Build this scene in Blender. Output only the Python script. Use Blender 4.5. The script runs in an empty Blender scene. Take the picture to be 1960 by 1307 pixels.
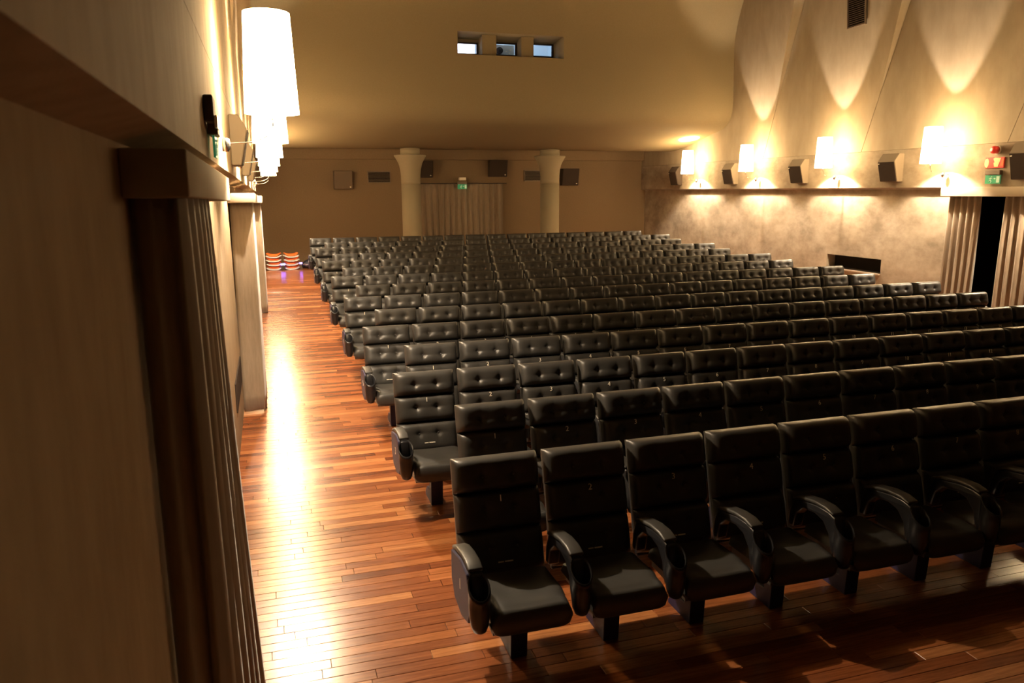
import bpy, bmesh, math, random
from mathutils import Vector, Matrix
random.seed(7)
sc = bpy.context.scene
COL = sc.collection

# ------------------------------------------------------------------ camera
CX, CZ = -0.0483, 2.5622
cam_d = bpy.data.cameras.new('camera')
cam = bpy.data.objects.new('camera', cam_d)
COL.objects.link(cam)
cam_d.sensor_width = 36.0
cam_d.lens = 36.0 * 1477.06 / 1960.0
cam_d.clip_start = 0.05
_r = Vector((0.954591, -0.297862, -0.005928))
_d = Vector((-0.062913, -0.182097, -0.981266))
_f = Vector((0.291202, 0.93708, -0.192568))
cam.matrix_world = Matrix(((_r.x, -_d.x, -_f.x, CX), (_r.y, -_d.y, -_f.y, 0.0), (_r.z, -_d.z, -_f.z, CZ), (0, 0, 0, 1)))
cam_d.dof.use_dof = True
cam_d.dof.focus_distance = 8.0
cam_d.dof.aperture_fstop = 3.6
sc.camera = cam

# ------------------------------------------------------------------ world, light levels, exposure
w = bpy.data.worlds.new('world'); sc.world = w
w.use_nodes = True
w.node_tree.nodes['Background'].inputs[0].default_value = (0.02, 0.016, 0.012, 1)
w.node_tree.nodes['Background'].inputs[1].default_value = 0.1
BULB_E = 45000.0          # glow of every wall sconce bulb
BULB_COL = (1.0, 0.81, 0.59)
SHADE_E = 60.0            # glow of the fabric shade
SHADE_COL = (1.0, 0.70, 0.36)
vs = sc.view_settings
vs.view_transform = 'Standard'
vs.look = 'None'
vs.exposure = 0.22
vs.gamma = 1.0
vs.use_curve_mapping = False

# ------------------------------------------------------------------ helpers
def tag(o, label=None, cat=None, group=None, kind=None):
    if label: o['label'] = label
    if cat: o['category'] = cat
    if group: o['group'] = group
    if kind: o['kind'] = kind
    return o

def empty(name, loc=(0, 0, 0), rz=0.0):
    o = bpy.data.objects.new(name, None)
    o.empty_display_size = 0.1
    o.location = loc
    o.rotation_euler = (0, 0, rz)
    COL.objects.link(o)
    return o

class MB:
    """collects shapes for ONE mesh"""
    def __init__(s):
        s.v = []; s.f = []; s.sm = []
    def add(s, vs_, fs_, smooth=False):
        n = len(s.v)
        s.v += [tuple(p) for p in vs_]
        s.f += [tuple(i + n for i in f) for f in fs_]
        s.sm += [smooth] * len(fs_)
        return s
    def box(s, x0, x1, y0, y1, z0, z1):
        return s.add([(x0, y0, z0), (x1, y0, z0), (x1, y1, z0), (x0, y1, z0), (x0, y0, z1), (x1, y0, z1), (x1, y1, z1), (x0, y1, z1)],
                     [(3, 2, 1, 0), (4, 5, 6, 7), (0, 1, 5, 4), (1, 2, 6, 5), (2, 3, 7, 6), (3, 0, 4, 7)])
    def hexa(s, p):
        return s.add(p, [(3, 2, 1, 0), (4, 5, 6, 7), (0, 1, 5, 4), (1, 2, 6, 5), (2, 3, 7, 6), (3, 0, 4, 7)])
    def prism(s, poly, axis, a, b, smooth=False):
        """poly in the two other axes; extruded along axis from a to b"""
        n = len(poly)
        def P(q, t):
            if axis == 'x': return (t, q[0], q[1])
            if axis == 'y': return (q[0], t, q[1])
            return (q[0], q[1], t)
        v_ = [P(q, a) for q in poly] + [P(q, b) for q in poly]
        f_ = [tuple(range(n))[::-1], tuple(range(n, 2 * n))]
        s.add(v_, f_)
        n0 = len(s.v) - 2 * n
        for i in range(n):
            j = (i + 1) % n
            s.f.append((n0 + i, n0 + j, n0 + n + j, n0 + n + i)); s.sm.append(smooth)
        return s
    def lathe(s, prof, c=(0, 0, 0), n=24, smooth=True, caps=True, shear=None):
        """prof: list of (r, z) around the z axis"""
        v_ = []
        for r, z in prof:
            for k in range(n):
                a = 2 * math.pi * k / n
                x, y = r * math.cos(a), r * math.sin(a)
                zz = z + (shear * y * (z - prof[0][1]) if shear else 0)
                v_.append((c[0] + x, c[1] + y, c[2] + zz))
        f_ = []
        for i in range(len(prof) - 1):
            for k in range(n):
                k2 = (k + 1) % n
                f_.append((i * n + k, i * n + k2, (i + 1) * n + k2, (i + 1) * n + k))
        s.add(v_, f_, smooth)
        if caps:
            m = len(s.v) - len(v_)
            if prof[0][0] > 1e-5: s.f.append(tuple(m + k for k in range(n))[::-1]); s.sm.append(False)
            if prof[-1][0] > 1e-5: s.f.append(tuple(m + (len(prof) - 1) * n + k for k in range(n))); s.sm.append(False)
        return s
    def tube(s, pts, r, n=8, smooth=True):
        pts = [Vector(p) for p in pts]
        rings = []
        for i, p in enumerate(pts):
            t = (pts[min(i + 1, len(pts) - 1)] - pts[max(i - 1, 0)]).normalized()
            up = Vector((0, 0, 1)) if abs(t.z) < 0.95 else Vector((1, 0, 0))
            a = t.cross(up).normalized(); b = a.cross(t)
            rr = r[i] if isinstance(r, (list, tuple)) else r
            rings.append([p + rr * (math.cos(2 * math.pi * k / n) * a + math.sin(2 * math.pi * k / n) * b) for k in range(n)])
        v_ = [q for R_ in rings for q in R_]
        f_ = []
        for i in range(len(pts) - 1):
            for k in range(n):
                k2 = (k + 1) % n
                f_.append((i * n + k, (i + 1) * n + k, (i + 1) * n + k2, i * n + k2))
        f_.append(tuple(range(n))); f_.append(tuple((len(pts) - 1) * n + k for k in range(n))[::-1])
        return s.add(v_, f_, smooth)
    def grid(s, fn, nu, nv, smooth=True, flip=False):
        v_ = [fn(i / nu, j / nv) for j in range(nv + 1) for i in range(nu + 1)]
        f_ = []
        for j in range(nv):
            for i in range(nu):
                a = j * (nu + 1) + i
                q = (a, a + 1, a + nu + 2, a + nu + 1)
                f_.append(q[::-1] if flip else q)
        return s.add(v_, f_, smooth)
    def mesh(s, name, mat, bevel=0.0, seg=2, recalc=True):
        me = bpy.data.meshes.new(name)
        me.from_pydata(s.v, [], s.f)
        me.polygons.foreach_set('use_smooth', s.sm)
        if recalc or bevel:
            bm = bmesh.new(); bm.from_mesh(me)
            bmesh.ops.recalc_face_normals(bm, faces=bm.faces)
            if bevel:
                ed = [e for e in bm.edges if len(e.link_faces) == 2 and e.calc_face_angle(0) > 0.5]
                bmesh.ops.bevel(bm, geom=ed, offset=bevel, segments=seg, profile=0.5, affect='EDGES', clamp_overlap=True)
                if seg > 1:
                    for f in bm.faces: f.smooth = True
            bm.to_mesh(me); bm.free()
        if bevel and seg > 1:
            try: me.set_sharp_from_angle(angle=math.radians(50))
            except Exception: pass
        me.materials.append(mat)
        me.update()
        return me
    def build(s, name, mat, parent=None, bevel=0.0, seg=2, loc=None, recalc=True):
        return link(name, s.mesh(name, mat, bevel, seg, recalc), parent, loc)

def link(name, me, parent=None, loc=None):
    o = bpy.data.objects.new(name, me)
    COL.objects.link(o)
    if parent: o.parent = parent
    if loc: o.location = loc
    return o

def text_mesh(txt, size, mat, depth=0.0008):
    c = bpy.data.curves.new('t', 'FONT')
    c.body = txt; c.size = size; c.align_x = 'CENTER'; c.align_y = 'CENTER'; c.extrude = depth
    c.resolution_u = 2
    o = bpy.data.objects.new('t', c); COL.objects.link(o)
    bpy.context.view_layer.update()
    dg = bpy.context.evaluated_depsgraph_get()
    me = bpy.data.meshes.new_from_object(o.evaluated_get(dg))
    bpy.data.objects.remove(o); bpy.data.curves.remove(c)
    me.materials.clear(); me.materials.append(mat)
    return me

# ------------------------------------------------------------------ materials
def mat(name, col, rough=0.6, spec=0.5, metal=0.0, noise=None, bump=None, emit=None, sheen=0.0, coat=0.0):
    """noise=(scale, second colour, (sx,sy,sz)); bump=(scale, strength)"""
    m = bpy.data.materials.new(name); m.use_nodes = True
    nt = m.node_tree; b = nt.nodes['Principled BSDF']
    b.inputs['Base Color'].default_value = (*col, 1)
    b.inputs['Roughness'].default_value = rough
    b.inputs['Specular IOR Level'].default_value = spec
    b.inputs['Metallic'].default_value = metal
    b.inputs['Sheen Weight'].default_value = sheen
    b.inputs['Coat Weight'].default_value = coat
    tc = nt.nodes.new('ShaderNodeTexCoord')
    if noise:
        mp = nt.nodes.new('ShaderNodeMapping'); mp.inputs['Scale'].default_value = noise[2]
        nt.links.new(tc.outputs['Object'], mp.inputs[0])
        nz = nt.nodes.new('ShaderNodeTexNoise'); nz.inputs['Scale'].default_value = noise[0]
        nz.inputs['Detail'].default_value = 6.0; nz.inputs['Roughness'].default_value = 0.62
        nt.links.new(mp.outputs[0], nz.inputs['Vector'])
        rp = nt.nodes.new('ShaderNodeValToRGB')
        rp.color_ramp.elements[0].position = 0.34; rp.color_ramp.elements[1].position = 0.66
        rp.color_ramp.elements[0].color = (*noise[1], 1); rp.color_ramp.elements[1].color = (*col, 1)
        nt.links.new(nz.outputs[0], rp.inputs[0]); nt.links.new(rp.outputs[0], b.inputs['Base Color'])
    if bump:
        n2 = nt.nodes.new('ShaderNodeTexNoise'); n2.inputs['Scale'].default_value = bump[0]; n2.inputs['Detail'].default_value = 3
        nt.links.new(tc.outputs['Object'], n2.inputs['Vector'])
        bp = nt.nodes.new('ShaderNodeBump'); bp.inputs['Strength'].default_value = bump[1]; bp.inputs['Distance'].default_value = 0.01
        nt.links.new(n2.outputs[0], bp.inputs['Height']); nt.links.new(bp.outputs[0], b.inputs['Normal'])
    if emit:
        b.inputs['Emission Color'].default_value = (*emit[0], 1); b.inputs['Emission Strength'].default_value = emit[1]
    return m

M = {}
M['wall_r'] = mat('wall_fabric', (0.370, 0.303, 0.222), 0.9, 0.15, noise=(1.9, (0.205, 0.158, 0.108), (1, 1, 1.5)), bump=(220, 0.12), sheen=0.1)
M['wall_u'] = mat('wall_fabric_upper', (0.370, 0.303, 0.215), 0.9, 0.15, noise=(2.0, (0.303, 0.244, 0.170), (1.5, 1.5, 0.6)), bump=(220, 0.12))
M['wall_l'] = mat('wall_fabric_left', (0.355, 0.262, 0.168), 0.92, 0.1, noise=(5, (0.290, 0.210, 0.130), (1.6, 1.6, 0.5)), bump=(160, 0.2))
M['booth'] = mat('booth_fabric', (0.235, 0.186, 0.110), 0.92, 0.1, noise=(40, (0.218, 0.171, 0.099), (1, 1, 1)), bump=(200, 0.12))
M['rear'] = mat('rear_fabric', (0.190, 0.132, 0.078), 0.92, 0.1, noise=(30, (0.172, 0.119, 0.069), (1, 1, 1)), bump=(200, 0.1))
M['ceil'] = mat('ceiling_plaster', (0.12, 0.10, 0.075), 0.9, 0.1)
M['curtain'] = mat('curtain_velvet', (0.272, 0.208, 0.144), 0.85, 0.2, noise=(12, (0.224, 0.168, 0.112), (3, 3, 0.4)), sheen=0.4)
M['pelmet'] = mat('pelmet_fabric', (0.368, 0.304, 0.224), 0.9, 0.15, bump=(160, 0.15))
M['column'] = mat('column_plaster', (0.27, 0.225, 0.15), 0.8, 0.2, bump=(90, 0.08))
M['leather'] = mat('black_leather', (0.034, 0.0320, 0.029), 0.43, 0.5, bump=(190, 0.05))
M['shell'] = mat('seat_shell', (0.012, 0.012, 0.013), 0.5, 0.4)
M['plastic'] = mat('black_plastic', (0.015, 0.015, 0.017), 0.32, 0.5)
M['navy'] = mat('navy_panel', (0.017, 0.014, 0.050), 0.5, 0.4)
M['button'] = mat('button_leather', (0.05, 0.047, 0.045), 0.28, 0.6)
M['thread'] = mat('number_thread', (0.92, 0.84, 0.68), 0.7, 0.3)
M['cupdark'] = mat('cup_well', (0.006, 0.006, 0.006), 0.5, 0.3)
M['speaker'] = mat('speaker_cloth', (0.045, 0.033, 0.026), 0.9, 0.1, bump=(400, 0.2))
M['spk_box'] = mat('speaker_cabinet', (0.21, 0.165, 0.115), 0.8, 0.2)
M['spk_tan'] = mat('speaker_tan', (0.13, 0.095, 0.065), 0.85, 0.15, bump=(400, 0.2))
M['spk_dark'] = mat('speaker_cabinet_dark', (0.06, 0.045, 0.035), 0.8, 0.2)
M['vent'] = mat('vent_metal', (0.15, 0.11, 0.075), 0.5, 0.4)
M['ventdark'] = mat('vent_void', (0.012, 0.010, 0.008), 0.9, 0.1)
M['dark'] = mat('void_dark', (0.008, 0.006, 0.005), 0.95, 0.05)
M['chrome'] = mat('sconce_metal', (0.75, 0.72, 0.68), 0.22, 0.5, metal=1.0)
M['red'] = mat('red_plastic', (0.62, 0.035, 0.025), 0.35, 0.5)
M['white'] = mat('white_plastic', (0.8, 0.74, 0.62), 0.45, 0.4)
M['yellow'] = mat('yellow_print', (0.85, 0.68, 0.30), 0.5, 0.4)
M['green'] = mat('exit_green', (0.04, 0.34, 0.16), 0.35, 0.5, emit=((0.05, 0.5, 0.22), 0.12))
M['mint'] = mat('exit_white', (0.6, 0.8, 0.62), 0.35, 0.5, emit=((0.5, 0.9, 0.6), 0.12))
M['frame'] = mat('window_frame', (0.02, 0.012, 0.014), 0.5, 0.3)
M['boothroom'] = mat('booth_room', (0.72, 0.80, 0.85), 0.8, 0.2)
M['proj'] = mat('projector_grey', (0.5, 0.56, 0.62), 0.35, 0.5)
M['orange'] = mat('booster_orange', (0.72, 0.13, 0.02), 0.55, 0.4)
M['grey'] = mat('booster_grey', (0.42, 0.38, 0.34), 0.6, 0.4)
M['bag'] = mat('black_bag', (0.012, 0.012, 0.013), 0.55, 0.4)
M['led'] = mat('violet_led', (0.2, 0.15, 0.6), 0.4, 0.4, emit=((0.25, 0.13, 1.0), 14.0))
M['tubelight'] = mat('booth_lamp', (0.9, 0.9, 0.9), 0.5, 0.3, emit=((0.93, 0.88, 1.0), 6.0))
M['subfloor'] = mat('subfloor', (0.10, 0.045, 0.02), 0.9, 0.1)
M['stage'] = mat('stage_black', (0.03, 0.02, 0.015), 0.7, 0.2)

def shade_mat():
    m = bpy.data.materials.new('shade_fabric'); m.use_nodes = True
    nt = m.node_tree; b = nt.nodes['Principled BSDF']
    b.inputs['Base Color'].default_value = (0.8, 0.7, 0.5, 1); b.inputs['Roughness'].default_value = 0.9
    b.inputs['Emission Color'].default_value = (*SHADE_COL, 1); b.inputs['Emission Strength'].default_value = SHADE_E
    return m
M['shade'] = shade_mat()
M['bulb'] = mat('bulb_glass', (0.9, 0.85, 0.7), 0.4, 0.3, emit=(BULB_COL, BULB_E))

def glass_mat():
    m = bpy.data.materials.new('pane_glass'); m.use_nodes = True
    nt = m.node_tree; nt.nodes.clear()
    o = nt.nodes.new('ShaderNodeOutputMaterial'); mx = nt.nodes.new('ShaderNodeMixShader')
    t = nt.nodes.new('ShaderNodeBsdfTransparent'); g = nt.nodes.new('ShaderNodeBsdfGlossy'); g.inputs['Roughness'].default_value = 0.05
    t.inputs[0].default_value = (0.93, 0.96, 1.0, 1)
    mx.inputs[0].default_value = 0.06
    nt.links.new(t.outputs[0], mx.inputs[1]); nt.links.new(g.outputs[0], mx.inputs[2]); nt.links.new(mx.outputs[0], o.inputs[0])
    return m
M['glass'] = glass_mat()

def plank_mat():
    m = bpy.data.materials.new('merbau_planks'); m.use_nodes = True
    nt = m.node_tree; b = nt.nodes['Principled BSDF']; N = nt.nodes.new; L = nt.links.new
    at = N('ShaderNodeAttribute'); at.attribute_name = 'tone'
    rp = N('ShaderNodeValToRGB'); e = rp.color_ramp.elements
    e[0].position = 0.0; e[0].color = (0.16, 0.044, 0.014, 1)
    e[1].position = 1.0; e[1].color = (0.49, 0.215, 0.082, 1)
    x = e.new(0.45); x.color = (0.265, 0.084, 0.027, 1)
    x = e.new(0.75); x.color = (0.375, 0.138, 0.047, 1)
    L(at.outputs['Fac'], rp.inputs[0])
    g = N('ShaderNodeNewGeometry'); mp = N('ShaderNodeMapping'); mp.inputs['Scale'].default_value = (1.6, 26, 26)
    L(g.outputs['Position'], mp.inputs[0])
    ad = N('ShaderNodeVectorMath'); ad.operation = 'ADD'
    L(mp.outputs[0], ad.inputs[0])
    cm = N('ShaderNodeCombineXYZ'); ml = N('ShaderNodeMath'); ml.operation = 'MULTIPLY'; ml.inputs[1].default_value = 97.0
    L(at.outputs['Fac'], ml.inputs[0]); L(ml.outputs[0], cm.inputs[0]); L(cm.outputs[0], ad.inputs[1])
    nz = N('ShaderNodeTexNoise'); nz.inputs['Scale'].default_value = 2.2; nz.inputs['Detail'].default_value = 7; nz.inputs['Roughness'].default_value = 0.65
    L(ad.outputs[0], nz.inputs['Vector'])
    r2 = N('ShaderNodeValToRGB'); r2.color_ramp.elements[0].position = 0.3; r2.color_ramp.elements[0].color = (0.55, 0.5, 0.46, 1)
    r2.color_ramp.elements[1].position = 0.7; r2.color_ramp.elements[1].color = (1.15, 1.12, 1.08, 1)
    L(nz.outputs[0], r2.inputs[0])
    mx = N('ShaderNodeMix'); mx.data_type = 'RGBA'; mx.blend_type = 'MULTIPLY'; mx.inputs[0].default_value = 1.0
    L(rp.outputs[0], mx.inputs[6]); L(r2.outputs[0], mx.inputs[7]); L(mx.outputs[2], b.inputs['Base Color'])
    b.inputs['Roughness'].default_value = 0.24
    mr = N('ShaderNodeMapRange'); mr.inputs[3].default_value = 0.18; mr.inputs[4].default_value = 0.29
    L(nz.outputs[0], mr.inputs[0]); L(mr.outputs[0], b.inputs['Roughness'])
    b.inputs['Specular IOR Level'].default_value = 0.65
    bp = N('ShaderNodeBump'); bp.inputs['Strength'].default_value = 0.05; bp.inputs['Distance'].default_value = 0.004
    L(nz.outputs[0], bp.inputs['Height']); L(bp.outputs[0], b.inputs['Normal'])
    return m
M['plank'] = plank_mat()

# ------------------------------------------------------------------ layout numbers
SW = 0.56                       # seat pitch
ROW_Y0, ROW_D = 4.1063, 1.0996  # top front edge of the backrest, first row and spacing
X_ODD, X_EVEN = 0.8537, 1.1367
NROW, NSEAT = 15, 16
HT = 1.05
def zf(y):
    t = max(0.0, min(y, 19.1) - ROW_Y0)
    return 0.00565 * t + 0.00141 * t * t
XR, XRL = 12.2, 12.35           # right wall: upper face, recessed lower face
XL, XLL = CX - 0.27, CX - 0.41  # left wall
YB, YF = 24.4, -3.2             # rear wall, front wall
Z_LEDGE_R = 2.562
def z_ledge_l(y): return 2.771 - 0.0096 * y
ZC = 9.0
LAMP_Y = [5.82 + 2.948 * k for k in range(6)]

# ------------------------------------------------------------------ floor
def floor_build():
    mb = MB()
    ys = [YF] + [ROW_Y0 + 0.5 * k for k in range(0, 31)] + [YB + 0.3]
    x0, x1 = XLL - 0.3, XRL + 0.9
    n = len(ys)
    v_ = [(x0, y, zf(y) - 0.012) for y in ys] + [(x1, y, zf(y) - 0.012) for y in ys]
    v_ += [(x0, y, -0.2) for y in ys] + [(x1, y, -0.2) for y in ys]
    f_ = []
    for i in range(n - 1):
        f_.append((i, n + i, n + i + 1, i + 1)); f_.append((2 * n + i + 1, 3 * n + i + 1, 3 * n + i, 2 * n + i))
    mb.add(v_, f_)
    fl = mb.build('floor', M['subfloor']); tag(fl, 'glossy reddish brown wooden plank floor of the hall', 'floor', kind='structure')
    W = 0.085; gap = 0.0022
    rnd = random.Random(11)
    planks = []
    y = 0.36; k = 0
    while y < YB:
        x = XLL - rnd.uniform(0, 1.1)
        while x < XRL + 0.1:
            L_ = rnd.choice([0.6, 0.8, 0.9, 1.0, 1.2, 1.4, 1.5])
            a = max(x, XLL - 0.02); b_ = min(x + L_, XRL + 0.1)
            if b_ - a > 0.05:
                planks.append((a, b_, y, min(y + W, YB), min(1, max(0, rnd.gauss(0.50, 0.27))), rnd.uniform(-0.0005, 0.0005)))
            x += L_
        y += W; k += 1
    def score(p):
        cx_, cy_ = 0.5 * (p[0] + p[1]), 0.5 * (p[2] + p[3])
        q = Vector((cx_ - CX, cy_, zf(cy_) - CZ))
        z = q.dot(_f)
        if z < 0.3: return 0
        u, v = q.dot(_r) / z * 1477, q.dot(_d) / z * 1477
        if abs(u) > 1010 or abs(v) > 665: return 0
        if cx_ < XLL + 0.25 and cy_ < 5: return 0
        if cy_ > 4.4 and cx_ > 1.1: return 0
        return (p[1] - p[0]) * (p[3] - p[2]) * 2.5 / z ** 3
    order = sorted(range(len(planks)), key=lambda i: -score(planks[i]))
    single = set(i for i in order[:300] if score(planks[i]) > 0)
    def shape(mb, p):
        a, b_, y0, y1, t, dz = p
        a += gap / 2; b_ -= gap / 2; y0 += gap / 2; y1 -= gap / 2
        c = 0.0016
        z0, z1 = zf(y0) + dz, zf(y1) + dz
        v_ = [(a, y0, z0 - 0.011), (b_, y0, z0 - 0.011), (b_, y1, z1 - 0.011), (a, y1, z1 - 0.011),
              (a, y0, z0 - c), (b_, y0, z0 - c), (b_, y1, z1 - c), (a, y1, z1 - c),
              (a + c, y0 + c, z0), (b_ - c, y0 + c, z0), (b_ - c, y1 - c, z1), (a + c, y1 - c, z1)]
        f_ = [(8, 9, 10, 11), (4, 5, 9, 8), (5, 6, 10, 9), (6, 7, 11, 10), (7, 4, 8, 11), (0, 1, 5, 4), (1, 2, 6, 5), (2, 3, 7, 6), (3, 0, 4, 7)]
        mb.add(v_, f_)
        return len(f_)
    rest = MB(); tones = []
    for i, p in enumerate(planks):
        if i in single:
            mb = MB(); n_ = shape(mb, p)
            me = mb.mesh('plank', M['plank'], recalc=False)
            at = me.attributes.new('tone', 'FLOAT', 'FACE'); at.data.foreach_set('value', [p[4]] * n_)
            link('plank', me, fl)
        else:
            n_ = shape(rest, p); tones += [p[4]] * n_
    me = rest.mesh('plank_field', M['plank'], recalc=False)
    at = me.attributes.new('tone', 'FLOAT', 'FACE'); at.data.foreach_set('value', tones)
    o = link('plank_field', me, fl); o['kind'] = 'stuff'
floor_build()

# ------------------------------------------------------------------ right wall
DOOR_Y0, DOOR_Y1, DOOR_Z = 9.85, 11.62, 2.40
NICHE = (13.37, 15.06, 0.76, 1.06)
def wall_right():
    mb = MB()
    xo = XRL + 0.25
    zb = -0.15
    zt = Z_LEDGE_R - 0.035
    # lower wall around the doorway and the low niche
    mb.box(XRL, xo, YF, DOOR_Y0, zb, zt)
    mb.box(XRL, xo, DOOR_Y0, DOOR_Y1, DOOR_Z, zt)
    mb.box(XRL, xo, DOOR_Y1, NICHE[0], zb, zt)
    mb.box(XRL, xo, NICHE[0], NICHE[1], zb, NICHE[2])
    mb.box(XRL, xo, NICHE[0], NICHE[1], NICHE[3], zt)
    mb.box(XRL, xo, NICHE[1], YB, zb, zt)
    # overhanging band under the panels, with its sloping underside
    mb.prism([(XR, Z_LEDGE_R), (XRL, zt), (xo, zt), (xo, 3.315), (XR, 3.315)], 'y', YF, YB)
    wr = mb.build('wall_right', M['wall_r'], recalc=True)
    tag(wr, 'mottled beige fabric side wall on the right, overhanging above a recessed lower part', 'wall', kind='structure')
    panels(wr, XR, 1, M['wall_u'])
    nb = MB()
    y0, y1, z0, z1 = NICHE
    nb.box(xo - 0.02, xo, y0, y1, z0, z1)
    tag(nb.build('niche_back', M['ventdark'], wr), 'dark back of the low wall opening')
    sb = MB(); sb.box(XRL - 0.05, XRL + 0.16, y0 - 0.0, y1 + 0.0, z0 - 0.03, z0)
    sb.build('sill', M['pelmet'], wr)

def seam(z, k): return 13.65 - 0.36 * (z - 4.42) + 3.5 * k
def panels(parent, X, sgn, m):
    """leaning saw-tooth fabric panels, each its own piece; sgn=+1 right wall, -1 left wall"""
    zs = [3.32, 3.87, 4.42] + [4.42 + (ZC + 0.05 - 4.42) * i / 14 for i in range(1, 15)]
    for k in range(-5, 4):
        if seam(3.32, k) > YB - 0.5 or seam(3.32, k + 1) < YF + 0.5: continue
        g = 0.006; N = 12
        def face(u, v):
            t = v * (len(zs) - 1); i = min(int(t), len(zs) - 2); z = zs[i] + (zs[i + 1] - zs[i]) * (t - i)
            ya = max(YF, min(YB, seam(z, k) + g)); yb = max(YF, min(YB, seam(z, k + 1) - g))
            if yb - ya < 0.02: yb = ya + 0.02
            d = 0.0 if z <= 4.42 else 0.115 * (z - 4.42)
            return (X - sgn * d * (1 - u), ya + (yb - ya) * u, z)
        mb = MB(); mb.grid(face, N, len(zs) - 1, True, flip=(sgn > 0))
        # side returns and edges
        for u in (0.0, 1.0):
            mb.grid(lambda a_, v, u=u: (face(u, v)[0] if a_ < 0.5 else X + sgn * 0.12, face(u, v)[1], face(u, v)[2]), 1, len(zs) - 1, False, flip=(u < 0.5) == (sgn > 0))
        mb.grid(lambda u, a_: (face(u, 0)[0] if a_ < 0.5 else X + sgn * 0.12, face(u, 0)[1], face(u, 0)[2]), N, 1, False)
        mb.build('panel', m, parent, recalc=False)
wall_right()

def wall_left():
    mb = MB()
    xo = XLL - 0.25
    def zl(y): return z_ledge_l(y) - 0.04
    ys = [YF, 2.5, YB]
    for a, b_ in zip(ys[:-1], ys[1:]):
        mb.hexa([(xo, a, -0.15), (XLL, a, -0.15), (XLL, b_, -0.15), (xo, b_, -0.15), (xo, a, zl(a)), (XLL, a, zl(a)), (XLL, b_, zl(b_)), (xo, b_, zl(b_))])
        # overhanging band
        pa = [(XL, z_ledge_l(a)), (XLL, zl(a)), (xo, zl(a)), (xo, 3.315), (XL, 3.315)]
        pb = [(XL, z_ledge_l(b_)), (XLL, zl(b_)), (xo, zl(b_)), (xo, 3.315), (XL, 3.315)]
        v_ = [(p[0], a, p[1]) for p in pa] + [(p[0], b_, p[1]) for p in pb]
        f_ = [(0, 1, 2, 3, 4), (9, 8, 7, 6, 5)] + [(i, (i + 1) % 5, 5 + (i + 1) % 5, 5 + i) for i in range(5)]
        mb.add(v_, f_)
    wl = mb.build('wall_left', M['wall_l'])
    tag(wl, 'beige fabric side wall close by on the left, overhanging above a recessed lower part', 'wall', kind='structure')
    panels(wl, XL, -1, M['wall_l'])
wall_left()

# ------------------------------------------------------------------ rear wall, booth bulge, ceiling, front
def wall_rear():
    mb = MB(); mb.box(XLL - 0.3, XRL + 0.3, YB, YB + 0.25, -0.15, 4.2)
    o = mb.build('wall_rear', M['rear']); tag(o, 'brown fabric rear wall behind the columns, under the curved soffit', 'wall', kind='structure')
    b = MB(); b.box(XLL, XRL, YB - 0.16, YB, 3.50, 3.86)
    o = b.build('trim_1', M['rear'], bevel=0.02); tag(o, 'shallow beam along the top of the rear wall', 'trim', kind='structure')
wall_rear()

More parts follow.
